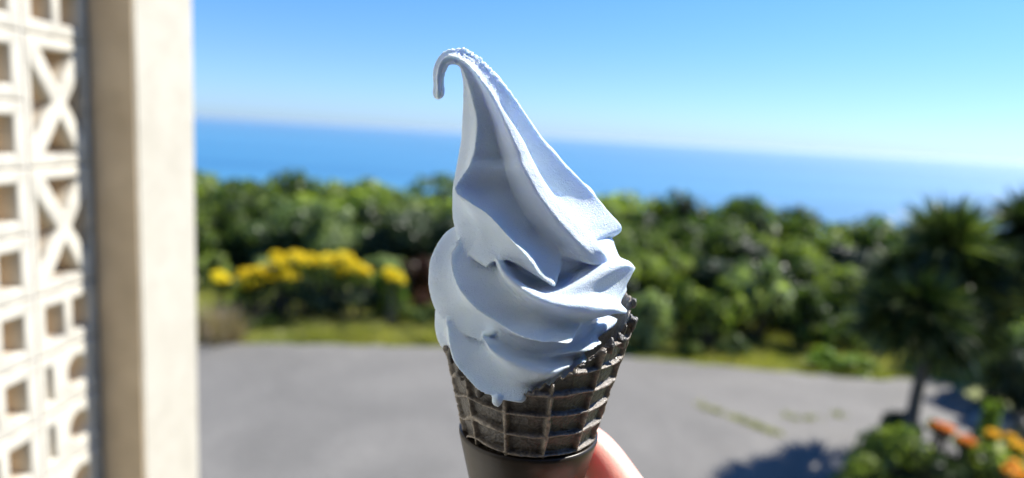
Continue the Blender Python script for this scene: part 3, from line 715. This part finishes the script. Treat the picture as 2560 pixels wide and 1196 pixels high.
# ------------------------------------------------------------------ the soft serve
AX = at(1327, 960)                                     # upright axis of the cone
def vadd(a, b, s=1.0): return a + b * s
def cr(p0, p1, p2, p3, t):
    return .5 * ((2 * p1) + (p2 - p0) * t + (2 * p0 - 5 * p1 + 4 * p2 - p3) * t * t + (3 * p1 - p0 - 3 * p2 + p3) * t ** 3)
def loft(rows, back, rnd_, sub_u=12, sub_v=8, back_crests=4, back_amp=.12, crease=-1):
    """rows: lists of 3-D points crest, valley, crest ... along the side seen; the far side is closed with its own ridges.
    returns verts, faces of a closed solid"""
    full = []
    for r_, bk in zip(rows, back):
        A, B = r_[-1], r_[0]; mid = (A + B) / 2; half = (A - B) / 2
        pts = list(r_)
        n = back_crests * 2
        for k in range(1, n):
            a = math.pi * k / n; amp = 1.0 if k % 2 == 0 else 1 - back_amp
            pts.append(mid + half * math.cos(a) * amp + Vector((0, 1, 0)) * bk * math.sin(a) * amp)
        full.append(pts)                              # even count: crest at even index, valley at odd
    nr, nc = len(full), len(full[0])
    dense = []
    for i in range(nr - 1):
        for s in range(sub_v):
            t = s / sub_v
            dense.append([cr(full[max(i - 1, 0)][c], full[i][c], full[i + 1][c], full[min(i + 2, nr - 1)][c], t) for c in range(nc)])
    dense.append(full[-1])
    V = []; ring = (nc // 2) * sub_u
    for pts in dense:
        for c in range(0, nc, 2):
            a, v, b = pts[c], pts[c + 1], pts[(c + 2) % nc]; ctl = 2 * v - (a + b) / 2
            ra = rnd_[c // 2] if c // 2 < len(rnd_) else .5; rb = rnd_[(c // 2 + 1) % (nc // 2)] if (c // 2 + 1) % (nc // 2) < len(rnd_) else .5
            pv, nv_ = pts[c - 1], pts[(c + 3) % nc]
            for s in range(sub_u):
                t = s / sub_u; sharp = a * (1 - t) ** 2 + ctl * 2 * t * (1 - t) + b * t * t
                if c == crease: soft = sharp = (a.lerp(v, t * 2) if t < .5 else cr(v * 2 - b, v, b, nv_, t * 2 - 1))
                else: soft = cr(pv, a, v, b, t * 2) if t < .5 else cr(a, v, b, nv_, t * 2 - 1)
                V.append(sharp.lerp(soft, ra * (1 - t) + rb * t))
    Fc = []
    for i in range(len(dense) - 1):
        for k in range(ring):
            Fc.append((i * ring + k, i * ring + (k + 1) % ring, (i + 1) * ring + (k + 1) % ring, (i + 1) * ring + k))
    c0 = sum((V[k] for k in range(ring)), Vector()) / ring; V.append(c0); i0 = len(V) - 1
    o = (len(dense) - 1) * ring; c1 = sum((V[o + k] for k in range(ring)), Vector()) / ring; V.append(c1); i1 = len(V) - 1
    for k in range(ring):
        Fc.append((i0, (k + 1) % ring, k)); Fc.append((i1, o + k, o + (k + 1) % ring))
    return V, Fc
def rows3(table, deep, fat=.30, drop=.14):
    out = []
    for row in table:
        P_ = [at(x, y, d) for (x, y, d) in row]; c_ = (P_[0] + P_[-1]) / 2
        for k in range(1, len(P_) - 1, 2):
            P_[k] = P_[k].lerp(c_, deep[(k - 1) // 2])
        v_, c2 = P_[3], P_[4]; w_ = (c2 - v_).length; toward = (CAM - c2).normalized()
        c2 = c2 - toward * w_ * drop                       # a broad rounded rib: shoulder, flank, edge
        sh = c2.lerp(v_, .50) + toward * w_ * fat; mdl = c2.lerp(v_, .22) + toward * w_ * fat * .72
        P_ = P_[:4] + [sh, mdl, c2] + P_[5:]
        out.append(P_)
    return out

def hook(cx, cy, ox, oy, r_):
    """one section of the curled tip: centre, direction to its outer side, radius"""
    l = math.hypot(ox, oy); ox /= l; oy /= l
    def p(o, d): return (cx + ox * o * r_, cy + oy * o * r_, d * r_)
    return [p(-1, 0), p(-.80, .42), p(-.62, .85), p(-.12, .78), p(.30, 1.02), p(.66, .60), p(1, 0)]
top = [hook(1097, 250, -1, .3, 4), hook(1096, 244, -1, .1, 13), hook(1096, 231, -1, 0, 17), hook(1096, 214, -1, 0, 15), hook(1096, 192, -1, -.05, 15.5), hook(1100, 170, -1, -.35, 18.5),
       hook(1110, 152, -.8, -.8, 19), hook(1128, 143, -.35, -1, 22),
       [(1146, 168, -8), (1147, 166, 4), (1146, 165, 14), (1147, 155, 19), (1148, 148, 25), (1156, 134, 18), (1160, 120, 0)],
       [(1150, 178, -10), (1152, 178, 4), (1154, 176, 14), (1168, 174, 18), (1178, 166, 34), (1186, 156, 24), (1196, 140, 0)],
       [(1156, 206, -12), (1160, 208, 4), (1166, 206, 18), (1187, 204, 22), (1206, 198, 44), (1218, 190, 28), (1236, 182, 0)],
       [(1158, 260, -15), (1166, 258, 5), (1181, 250, 24), (1207, 250, 28), (1240, 240, 58), (1256, 232, 32), (1279, 230, 0)],
       [(1156, 315, -20), (1168, 314, 8), (1192, 305, 34), (1232, 318, 34), (1275, 295, 76), (1294, 284, 38), (1314, 280, 0)],
       [(1147, 370, -22), (1160, 372, 10), (1186, 370, 44), (1246, 375, 34), (1312, 361, 98), (1334, 350, 46), (1360, 350, 0)],
       [(1141, 404, -24), (1152, 405, 12), (1178, 398, 50), (1250, 402, 36), (1329, 396, 108), (1356, 385, 50), (1388, 382, 0)],
       [(1136, 430, -25), (1146, 436, 14), (1168, 420, 66), (1256, 428, 88), (1346, 430, 118), (1378, 418, 56), (1416, 413, 0)],
       [(1129, 475, -25), (1131, 492, 22), (1136, 474, 84), (1264, 474, 72), (1375, 476, 132), (1418, 468, 66), (1468, 464, 0)],
       [(1128, 515, -22), (1140, 522, 34), (1172, 506, 112), (1280, 505, 94), (1410, 515, 142), (1460, 506, 74), (1503, 502, 0)],
       [(1130, 556, 4), (1162, 558, 66), (1218, 536, 142), (1305, 545, 112), (1443, 550, 146), (1490, 536, 78), (1524, 527, 4)],
       [(1146, 610, 40), (1202, 598, 108), (1270, 592, 168), (1345, 590, 128), (1478, 585, 146), (1518, 562, 80), (1541, 545, 6)],
       [(1174, 642, 80), (1228, 634, 142), (1318, 645, 182), (1400, 628, 155), (1508, 625, 142), (1532, 590, 70), (1554, 562, 6)],
       [(1204, 664, 116), (1243, 652, 156), (1352, 692, 186), (1416, 650, 172), (1522, 655, 112), (1540, 606, 56), (1556, 574, 4)],
       [(1217, 670, 126), (1247, 656, 154), (1386, 717, 184), (1424, 660, 165), (1524, 668, 96), (1540, 616, 46), (1548, 585, -4)],
       [(1235, 664, 40), (1262, 652, 80), (1386, 700, 130), (1416, 652, 100), (1490, 664, 70), (1510, 620, 30), (1515, 600, -10)],
       [(1300, 660, 10), (1310, 660, 20), (1370, 680, 50), (1390, 660, 40), (1430, 660, 20), (1440, 640, 10), (1440, 630, 0)]]
nT = len(top)
dmT = [1.0] * 8 + [1.0] * (nT - 8)
bkT = []
for r_ in top:
    wpx = math.hypot(r_[-1][0] - r_[0][0], r_[-1][1] - r_[0][1]) / 2
    bkT.append(wpx * PXM * .9)
mid = [
    [(1170, 560, -10), (1180, 580, 10), (1190, 600, 30), (1230, 620, 50), (1262, 640, 70), (1330, 650, 70), (1420, 640, 100), (1480, 620, 90), (1500, 600, 0)],
    [(1128, 568, -15), (1136, 580, 30), (1140, 600, 38), (1200, 635, 66), (1246, 650, 108), (1335, 672, 84), (1440, 655, 92), (1500, 620, 80), (1528, 596, 0)],
    [(1098, 602, -15), (1108, 615, 30), (1124, 626, 76), (1195, 668, 104), (1248, 652, 166), (1340, 696, 118), (1450, 672, 102), (1515, 640, 90), (1538, 618, 0)],
    [(1077, 650, -5), (1095, 668, 45), (1124, 666, 104), (1205, 700, 152), (1272, 686, 188), (1350, 726, 150), (1476, 674, 124), (1530, 655, 95), (1548, 642, 0)],
    [(1072, 700, 5), (1098, 722, 70), (1141, 714, 132), (1240, 748, 186), (1325, 722, 208), (1400, 734, 196), (1520, 664, 118), (1550, 655, 80), (1562, 650, 0)],
    [(1078, 752, 15), (1120, 770, 92), (1182, 766, 160), (1290, 790, 212), (1395, 748, 216), (1462, 738, 184), (1562, 664, 104), (1572, 660, 60), (1574, 655, 0)],
    [(1096, 788, 30), (1160, 808, 115), (1248, 811, 186), (1358, 822, 218), (1470, 758, 204), (1530, 732, 140), (1587, 671, 44), (1588, 669, 20), (1586, 668, -10)],
    [(1130, 820, 60), (1200, 838, 140), (1306, 843, 222), (1415, 834, 214), (1528, 768, 160), (1560, 740, 96), (1580, 685, 34), (1580, 680, 10), (1576, 676, -15)],
    [(1172, 844, 92), (1222, 852, 150), (1372, 858, 232), (1462, 828, 186), (1556, 776, 110), (1562, 748, 70), (1564, 712, 30), (1564, 705, 0), (1560, 700, -20)],
    [(1208, 858, 118), (1228, 850, 140), (1426, 857, 222), (1486, 818, 158), (1566, 780, 76), (1567, 756, 50), (1563, 728, 26), (1560, 725, -5), (1556, 720, -20)],
    [(1240, 850, 90), (1260, 845, 110), (1420, 840, 140), (1470, 812, 110), (1540, 778, 50), (1540, 760, 30), (1540, 740, 20), (1530, 735, -5), (1520, 730, -20)],
    [(1290, 830, 40), (1300, 830, 50), (1380, 820, 70), (1420, 805, 60), (1450, 780, 30), (1450, 770, 20), (1450, 760, 10), (1440, 750, 0), (1430, 750, -10)]]
bkM = [150, 165, 180, 195, 205, 210, 210, 205, 195, 185, 150, 90]
bot = [
    [(1130, 770, 0), (1150, 790, 40), (1170, 800, 70), (1200, 820, 110), (1240, 840, 150), (1320, 845, 160), (1420, 840, 140), (1470, 820, 80), (1490, 800, 0)],
    [(1092, 768, -10), (1100, 785, 25), (1117, 800, 55), (1170, 838, 98), (1212, 842, 150), (1310, 862, 132), (1430, 852, 125), (1490, 830, 90), (1515, 800, 0)],
    [(1086, 800, -8), (1098, 815, 30), (1119, 825, 74), (1180, 866, 118), (1218, 855, 190), (1315, 886, 168), (1442, 866, 146), (1500, 832, 96), (1530, 796, 0)],
    [(1089, 832, 0), (1100, 845, 38), (1122, 852, 92), (1192, 894, 150), (1236, 876, 200), (1330, 900, 196), (1465, 872, 164), (1512, 832, 104), (1538, 798, 0)],
    [(1098, 858, 8), (1108, 872, 46), (1127, 882, 110), (1210, 922, 172), (1272, 896, 212), (1350, 912, 204), (1480, 876, 164), (1518, 838, 108), (1542, 800, 0)],
    [(1112, 880, 16), (1126, 894, 62), (1139, 914, 132), (1228, 950, 190), (1320, 908, 216), (1390, 912, 200), (1490, 872, 156), (1520, 844, 106), (1540, 806, 4)],
    [(1126, 902, 30), (1146, 918, 84), (1168, 950, 164), (1252, 970, 206), (1375, 915, 212), (1430, 906, 182), (1498, 864, 146), (1520, 840, 98), (1536, 812, 4)],
    [(1145, 925, 50), (1165, 945, 110), (1206, 984, 196), (1282, 985, 220), (1412, 912, 202), (1455, 892, 166), (1504, 860, 134), (1518, 840, 90), (1530, 818, 4)],
    [(1166, 944, 70), (1190, 966, 134), (1260, 1002, 214), (1318, 985, 220), (1430, 912, 188), (1464, 888, 154), (1502, 860, 124), (1512, 842, 80), (1520, 824, 4)],
    [(1185, 960, 90), (1215, 985, 150), (1300, 1006, 214), (1345, 978, 206), (1430, 916, 176), (1462, 890, 140), (1494, 862, 110), (1500, 845, 70), (1506, 830, 0)],
    [(1205, 965, 90), (1230, 985, 130), (1310, 996, 180), (1345, 975, 170), (1420, 920, 150), (1450, 895, 120), (1480, 865, 90), (1485, 850, 60), (1490, 840, 0)],
    [(1270, 960, 30), (1280, 965, 50), (1330, 965, 70), (1345, 955, 65), (1370, 930, 60), (1380, 920, 40), (1400, 900, 30), (1400, 895, 20), (1400, 890, 0)]]
bkB = [130, 150, 165, 175, 180, 180, 175, 165, 160, 150, 130, 60]
allV, allF = [], []
def acc(V, F_):
    o = len(allV); allV.extend(V); allF.extend([tuple(i + o for i in f) for f in F_])
acc(*loft(rows3(top, [.14, .42, .52], .36, .24), bkT, [.5, .15, 1.0, 1.0, .45], crease=2))
acc(*loft(rows3(mid, [.18, .28, .10, .06]), [b * PXM for b in bkM], [.5, .15, 1.0, 1.0, .9, .5]))
acc(*loft(rows3(bot, [.08, .17, .18, .12]), [b * PXM for b in bkB], [.5, .15, 1.0, 1.0, .9, .5]))
def blob(c, sx, sy, sz, rot=None):
    bm = bmesh.new(); bmesh.ops.create_icosphere(bm, subdivisions=4, radius=1)
    bm.verts.ensure_lookup_table()
    Vv = [(rot @ Vector((v.co.x * sx, v.co.y * sy, v.co.z * sz)) if rot else Vector((v.co.x * sx, v.co.y * sy, v.co.z * sz))) + c for v in bm.verts]
    acc(Vv, [tuple(v.index for v in f.verts) for f in bm.faces]); bm.free()
blob(at(1462, 480, -40), .0052, .004, .0026, Matrix.Rotation(R(38), 3, 'Y'))            # ridge end peeping out behind
blob(at(1243, 1000, 205), .0018, .0017, .0022)          # drip
blob(at(1245, 1009, 203), .0008, .0008, .0013)

blob(at(1350, 640, 0), .020, .020, .012)
blob(at(1340, 800, 20), .022, .022, .018)
blob(at(1325, 930, 20), .022, .022, .018)
me = mesh_from('soft_serve_raw', allV, allF)
bm = bmesh.new(); bm.from_mesh(me); bmesh.ops.recalc_face_normals(bm, faces=bm.faces); bm.to_mesh(me); bm.free()
tmp = bpy.data.objects.new('tmp', me); COL.objects.link(tmp)
md = tmp.modifiers.new('r', 'REMESH'); md.mode = 'VOXEL'; md.voxel_size = 0.00042
ms = tmp.modifiers.new('s', 'SMOOTH'); ms.factor = .5; ms.iterations = 3
dg = bpy.context.evaluated_depsgraph_get()
cm = bpy.data.meshes.new_from_object(tmp.evaluated_get(dg)); cm.name = 'soft_serve'
bpy.data.objects.remove(tmp)
# icy crumbs on the crests near the curl, faint unevenness elsewhere
nv = len(cm.vertices); co = np.empty(nv * 3, np.float32); cm.vertices.foreach_get('co', co); co = co.reshape(-1, 3)
no = np.empty(nv * 3, np.float32); cm.vertices.foreach_get('normal', no); no = no.reshape(-1, 3)
zt = at(1140, 118).z; zb = at(1290, 300).z
k = np.clip((co[:, 2] - zb) / (zt - zb), 0, 1) ** 1.3
hookcut = np.array([mnoise.noise(Vector((float(c[0]), float(c[1]), float(c[2]))) * 1500) for c in co[k > 0]], dtype=np.float32)
side = np.clip(no[k > 0] @ np.array(SUN_DIR, dtype=np.float32) * 1.1 + .1, 0, 1)
dis = np.zeros(nv, np.float32); dis[k > 0] = hookcut * k[k > 0] * side * .0011
for sc_, am in ((130, .00035), (55, .0006)):
    dis += np.array([mnoise.noise(Vector((float(c[0]), float(c[1]), float(c[2]))) * sc_) for c in co], dtype=np.float32) * am
co = co + no * dis[:, None]; cm.vertices.foreach_set('co', co.reshape(-1)); cm.update()

cone = empty('soft_serve_cone', (AX.x, AX.y, at(1322, 1250).z), 'pale blue soft serve swirl with a curled tip in a dark waffle cone', 'ice cream')
o = link('soft_serve', cm, MAT['cream'], cone, smooth=True, world=True)
tag(o, 'pale blue swirled soft serve')

# ------------------------------------------------------------------ waffle cone
eL = [(1108, 885), (1129, 950), (1144, 1018), (1151, 1063)]; eR = [(1551, 880), (1531, 950), (1508, 1018), (1494, 1063)]
zl = [at(*p) for p in eL]; zr = [at(*p) for p in eR]
pz = np.array([(a.z + b.z) / 2 for a, b in zip(zl, zr)]); prr = np.array([(b.x - a.x) / 2 for a, b in zip(zl, zr)]); pax = np.array([(b.x + a.x) / 2 for a, b in zip(zl, zr)])
kz, kr = np.polyfit(pz, prr, 1); AX.x = float(np.mean(pax))
print('cone axis', pax, 'r', prr, 'slope', kz)
def r_cone(z): return (kz * z + kr) * .992
def z_for(phi, ypx, rad=0.0):
    """height on the cone surface at angle phi (0 = towards the lens) that lands on pixel row y"""
    lo, hi = at(1327, 1300).z - .02, at(1327, 600).z + .03
    for _ in range(40):
        z = (lo + hi) / 2; r_ = r_cone(z) + rad
        p = Vector((AX.x + r_ * math.sin(phi), AX.y - r_ * math.cos(phi), z)) - CAM
        yy = H_PX / 2 - F_PX * p.dot(up) / p.dot(fwd)
        if yy > ypx: lo = z
        else: hi = z
    return (lo + hi) / 2
rim_t = [(-180, 800), (-130, 830), (-100, 850), (-90, 862), (-78, 880), (-68, 902), (-59, 920), (-51, 946), (-43, 964), (-32, 986), (-22, 998), (-8, 992), (5, 975), (18, 950), (30, 915), (40, 880), (50, 862), (58, 852), (63, 846), (65, 812), (80, 800), (88, 786), (93, 770), (97, 742), (112, 732), (130, 740), (155, 780), (180, 800)]
rimz = [z_for(R(a), y) for a, y in rim_t]
def rim(phi_deg):
    return float(np.interp(phi_deg, [a for a, _ in rim_t], rimz))
z_ring = z_for(R(0), 1150)                              # top of the sleeve
z_base = at(1322, 1330).z
HS = 0.0081                                             # spacing of the rings
NU, NV = 620, 190
ribs = [R(a) for a in range(-169, 181, 30)]
zr0 = z_ring + .0012
V = []; rng = np.random.RandomState(8)
def gauss_rib(dist, w_): return math.exp(-(dist / w_) ** 3)
def hfun(phi, z, r_):
    wob = mnoise.noise(Vector((phi * 3, z * 260, 2))) * .0009
    left = max(0, min(1, (-math.degrees(phi) - 20) / 50))
    zz = z + wob * (1 + left * .8) + left * .004 * math.sin(phi * 3.0)
    dz = abs(((zz - zr0 + HS / 2) % HS) - HS / 2)
    best = 9
    for a in ribs:
        d_ = abs((phi - a + math.pi) % math.tau - math.pi) * r_
        best = min(best, d_)
    best = abs(best + mnoise.noise(Vector((phi * 2, z * 150, 9))) * .0007)
    return max(gauss_rib(dz, .00085), gauss_rib(best, .0009))
def surf(phi, z, inner=False):
    r_ = r_cone(z)
    if inner: return r_ - .0034 + .0004 * mnoise.noise(Vector((phi * 9, z * 400, 7))), .6
    h_ = hfun(phi, z, r_)
    n_ = mnoise.noise(Vector((math.sin(phi) * 9, math.cos(phi) * 9, z * 420)))
    n2 = mnoise.noise(Vector((math.sin(phi) * 30, math.cos(phi) * 30, z * 1300)))
    return r_ - .0019 * (1 - h_) + n_ * .0003 + n2 * .00022, h_
V = []; RIB = []
for j in range(NV):
    t = j / (NV - 1)
    for i in range(NU):
        phi = -math.pi + math.tau * i / NU; pd = math.degrees(phi)
        crumb = mnoise.noise(Vector((math.sin(phi) * 14, math.cos(phi) * 14, 0))) * .0016 + mnoise.noise(Vector((math.sin(phi) * 50, math.cos(phi) * 50, 5))) * .0007
        zt_ = rim(pd) + crumb
        zb_ = z_ring - .004
        z = zb_ + (zt_ - zb_) * t
        r_, h_ = surf(phi, z); r_ -= (.0006 if t > .985 else 0); RIB.append(h_ if t < .985 else .8)
        V.append((AX.x + r_ * math.sin(phi), AX.y - r_ * math.cos(phi), z))
for j in range(24):                                     # rim and inner face
    t = j / 23
    for i in range(NU):
        phi = -math.pi + math.tau * i / NU
        base_z = V[(NV - 1) * NU + i][2]; z = base_z - t * .03 + .0006 * mnoise.noise(Vector((math.sin(phi) * 40, math.cos(phi) * 40, t * 9)))
        z = max(z, z_ring - .004)
        r_, h_ = surf(phi, z, True); r_ += (0.0006 if j == 0 else 0); RIB.append(.8 if j < 2 else .1)
        V.append((AX.x + r_ * math.sin(phi), AX.y - r_ * math.cos(phi), z))
Fc = [(j * NU + i, j * NU + (i + 1) % NU, (j + 1) * NU + (i + 1) % NU, (j + 1) * NU + i) for j in range(NV + 23) for i in range(NU)]
wm = mesh_from('waffle', V, Fc); wa = wm.attributes.new('rib', 'FLOAT', 'POINT'); wa.data.foreach_set('value', np.array(RIB, dtype=np.float32))
link('waffle_cone', wm, MAT['waffle'], cone, smooth=True, world=True)
# broken crumbs standing on the rim
for (a, dy, s_) in [(95, 2, .0018), (72, 3, .0024), (58, 2, .0022), (-84, 3, .002), (-72, 0, .0022), (-55, 2, .0022), (-37, 2, .0022), (47, 0, .002)]:
    ph = R(a); yp = float(np.interp(a, [q[0] for q in rim_t], [q[1] for q in rim_t])) + dy
    z = z_for(ph, yp); r_ = r_cone(z) - .0012; bm = bmesh.new()
    c_ = Vector((AX.x + r_ * math.sin(ph), AX.y - r_ * math.cos(ph), z))
    res = bmesh.ops.create_icosphere(bm, subdivisions=3, radius=s_, matrix=Matrix.Translation(c_))
    for v in res['verts']:
        dlt = v.co - c_; v.co = c_ + Vector((dlt.x * .8, dlt.y * .8, dlt.z * 1.15)) * (1 + .55 * mnoise.noise(v.co * 520))
    link('crumb', bm_mesh(bm, 'crumb'), MAT['waffle'], cone, smooth=True, world=True)
# smooth sleeve
bm = bmesh.new(); seg = 128; rings = []
prof = [(z_ring - .0002, -.0024), (z_ring + .0004, .0000), (z_ring + .0002, .0010), (z_ring - .0012, .0013)] + [(z_ring - .0012 - (z_ring - z_base) * t, .0013) for t in (.1, .25, .5, .75, 1.0)]
for (z, dr) in prof:
    r_ = r_cone(z) + dr
    rings.append([bm.verts.new((AX.x + r_ * math.sin(k * math.tau / seg), AX.y - r_ * math.cos(k * math.tau / seg), z)) for k in range(seg)])
zt2 = z_base - .05
rings.append([bm.verts.new((AX.x + .010 * math.sin(k * math.tau / seg), AX.y - .010 * math.cos(k * math.tau / seg), zt2)) for k in range(seg)])
for a, b in zip(rings, rings[1:]):
    for k in range(seg): bm.faces.new((a[k], b[k], b[(k + 1) % seg], a[(k + 1) % seg]))
bm.faces.new(rings[-1]); bmesh.ops.recalc_face_normals(bm, faces=bm.faces)
link('sleeve', bm_mesh(bm, 'sleeve'), MAT['sleeve'], cone, smooth=True, world=True)

# ------------------------------------------------------------------ hand: a right hand round the sleeve
def hp(x, y, d): return at(x, y, d)
def chain_hand():
    P = []; E = []; Rr = []
    def add(p, r_, par=None):
        P.append(p); Rr.append(r_)
        if par is not None: E.append((par, len(P) - 1))
        return len(P) - 1
    palm = add(hp(1740, 1640, 10), .0185)
    w1 = add(hp(1800, 1780, 60), .0200, palm); wv_ = P[w1]; el = Vector((.235, -.16, 1.83))
    w2 = add(wv_.lerp(el, .25), .0225, w1); w3 = add(wv_.lerp(el, .6), .031, w2); add(el, .034, w3)
    knx = [(1612, 1330, -55, .0125), (1650, 1440, -95, .0112), (1650, 1540, -105, .0108), (1650, 1640, -100, .0100)]
    fing = [[(1532, 1204, -112, .0118), (1478, 1112, -160, .0104), (1405, 1086, -200, .0090), (1330, 1096, -215, .0078)],
            [(1560, 1360, -165, .0095), (1450, 1300, -215, .0088), (1330, 1290, -205, .0082), (1235, 1310, -160, .0072)],
            [(1540, 1480, -165, .0092), (1430, 1430, -200, .0086), (1310, 1420, -180, .0080), (1230, 1440, -130, .0070)],
            [(1530, 1590, -150, .0082), (1430, 1550, -170, .0077), (1330, 1540, -150, .0070), (1260, 1550, -110, .0062)]]
    for k, f_ in zip(knx, fing):
        kp = hp(*k[:3]); i = add(P[palm].lerp(kp, .5), .0128, palm); i = add(kp, k[3] * 1.06, i)
        for s in f_: i = add(hp(*s[:3]), s[3], i)
    t = add(hp(1712, 1560, 62), .0135, palm)
    for s in [(1625, 1450, 120, .0125), (1530, 1365, 172, .0112), (1425, 1325, 200, .0100), (1335, 1310, 196, .0090)]: t = add(hp(*s[:3]), s[3], t)
    me = bpy.data.meshes.new('hand'); me.from_pydata([tuple(p) for p in P], E, []); me.update()
    o = bpy.data.objects.new('tmp_hand', me); COL.objects.link(o)
    sm = o.modifiers.new('skin', 'SKIN'); sm.use_smooth_shade = True; sm.branch_smoothing = .6
    sl_ = me.skin_vertices[0].data
    for i, r_ in enumerate(Rr): sl_[i].radius = (r_, r_); sl_[i].use_root = (i == 0)
    sb_ = o.modifiers.new('sub', 'SUBSURF'); sb_.levels = 3; sb_.render_levels = 3
    rm_ = o.modifiers.new('r', 'REMESH'); rm_.mode = 'VOXEL'; rm_.voxel_size = .0014
    sm_ = o.modifiers.new('s', 'SMOOTH'); sm_.factor = .5; sm_.iterations = 5
    dg = bpy.context.evaluated_depsgraph_get(); m2 = bpy.data.meshes.new_from_object(o.evaluated_get(dg)); bpy.data.objects.remove(o)
    bm = bmesh.new(); bm.from_mesh(m2); todo = set(bm.verts); best = []
    while todo:                                            # keep the one outer skin
        st = [todo.pop()]; isl = list(st)
        while st:
            for e in st.pop().link_edges:
                for q_ in e.verts:
                    if q_ in todo: todo.discard(q_); st.append(q_); isl.append(q_)
        if len(isl) > len(best): best = isl
    keep_ = set(best); bmesh.ops.delete(bm, geom=[v for v in bm.verts if v not in keep_], context='VERTS')
    bm.to_mesh(m2); bm.free()
    return m2
hm = chain_hand()
hand = empty('hand', hp(1700, 1540, -10), 'bare hand gripping the sleeve of the dark cone from the right', 'hand')
link('skin', hm, MAT['skin'], hand, smooth=True, world=True)
bm = bmesh.new(); bmesh.ops.create_uvsphere(bm, u_segments=16, v_segments=10, radius=1)
nm = bm_mesh(bm, 'thumb_nail')
c_ = hp(1352, 1312, 244)
o = link('thumbnail', nm, MAT['nail'], hand, smooth=True, world=True); o.matrix_parent_inverse = Matrix.Translation(hand.location).inverted()
o.location = c_; o.scale = (.0062, .0016, .0048)
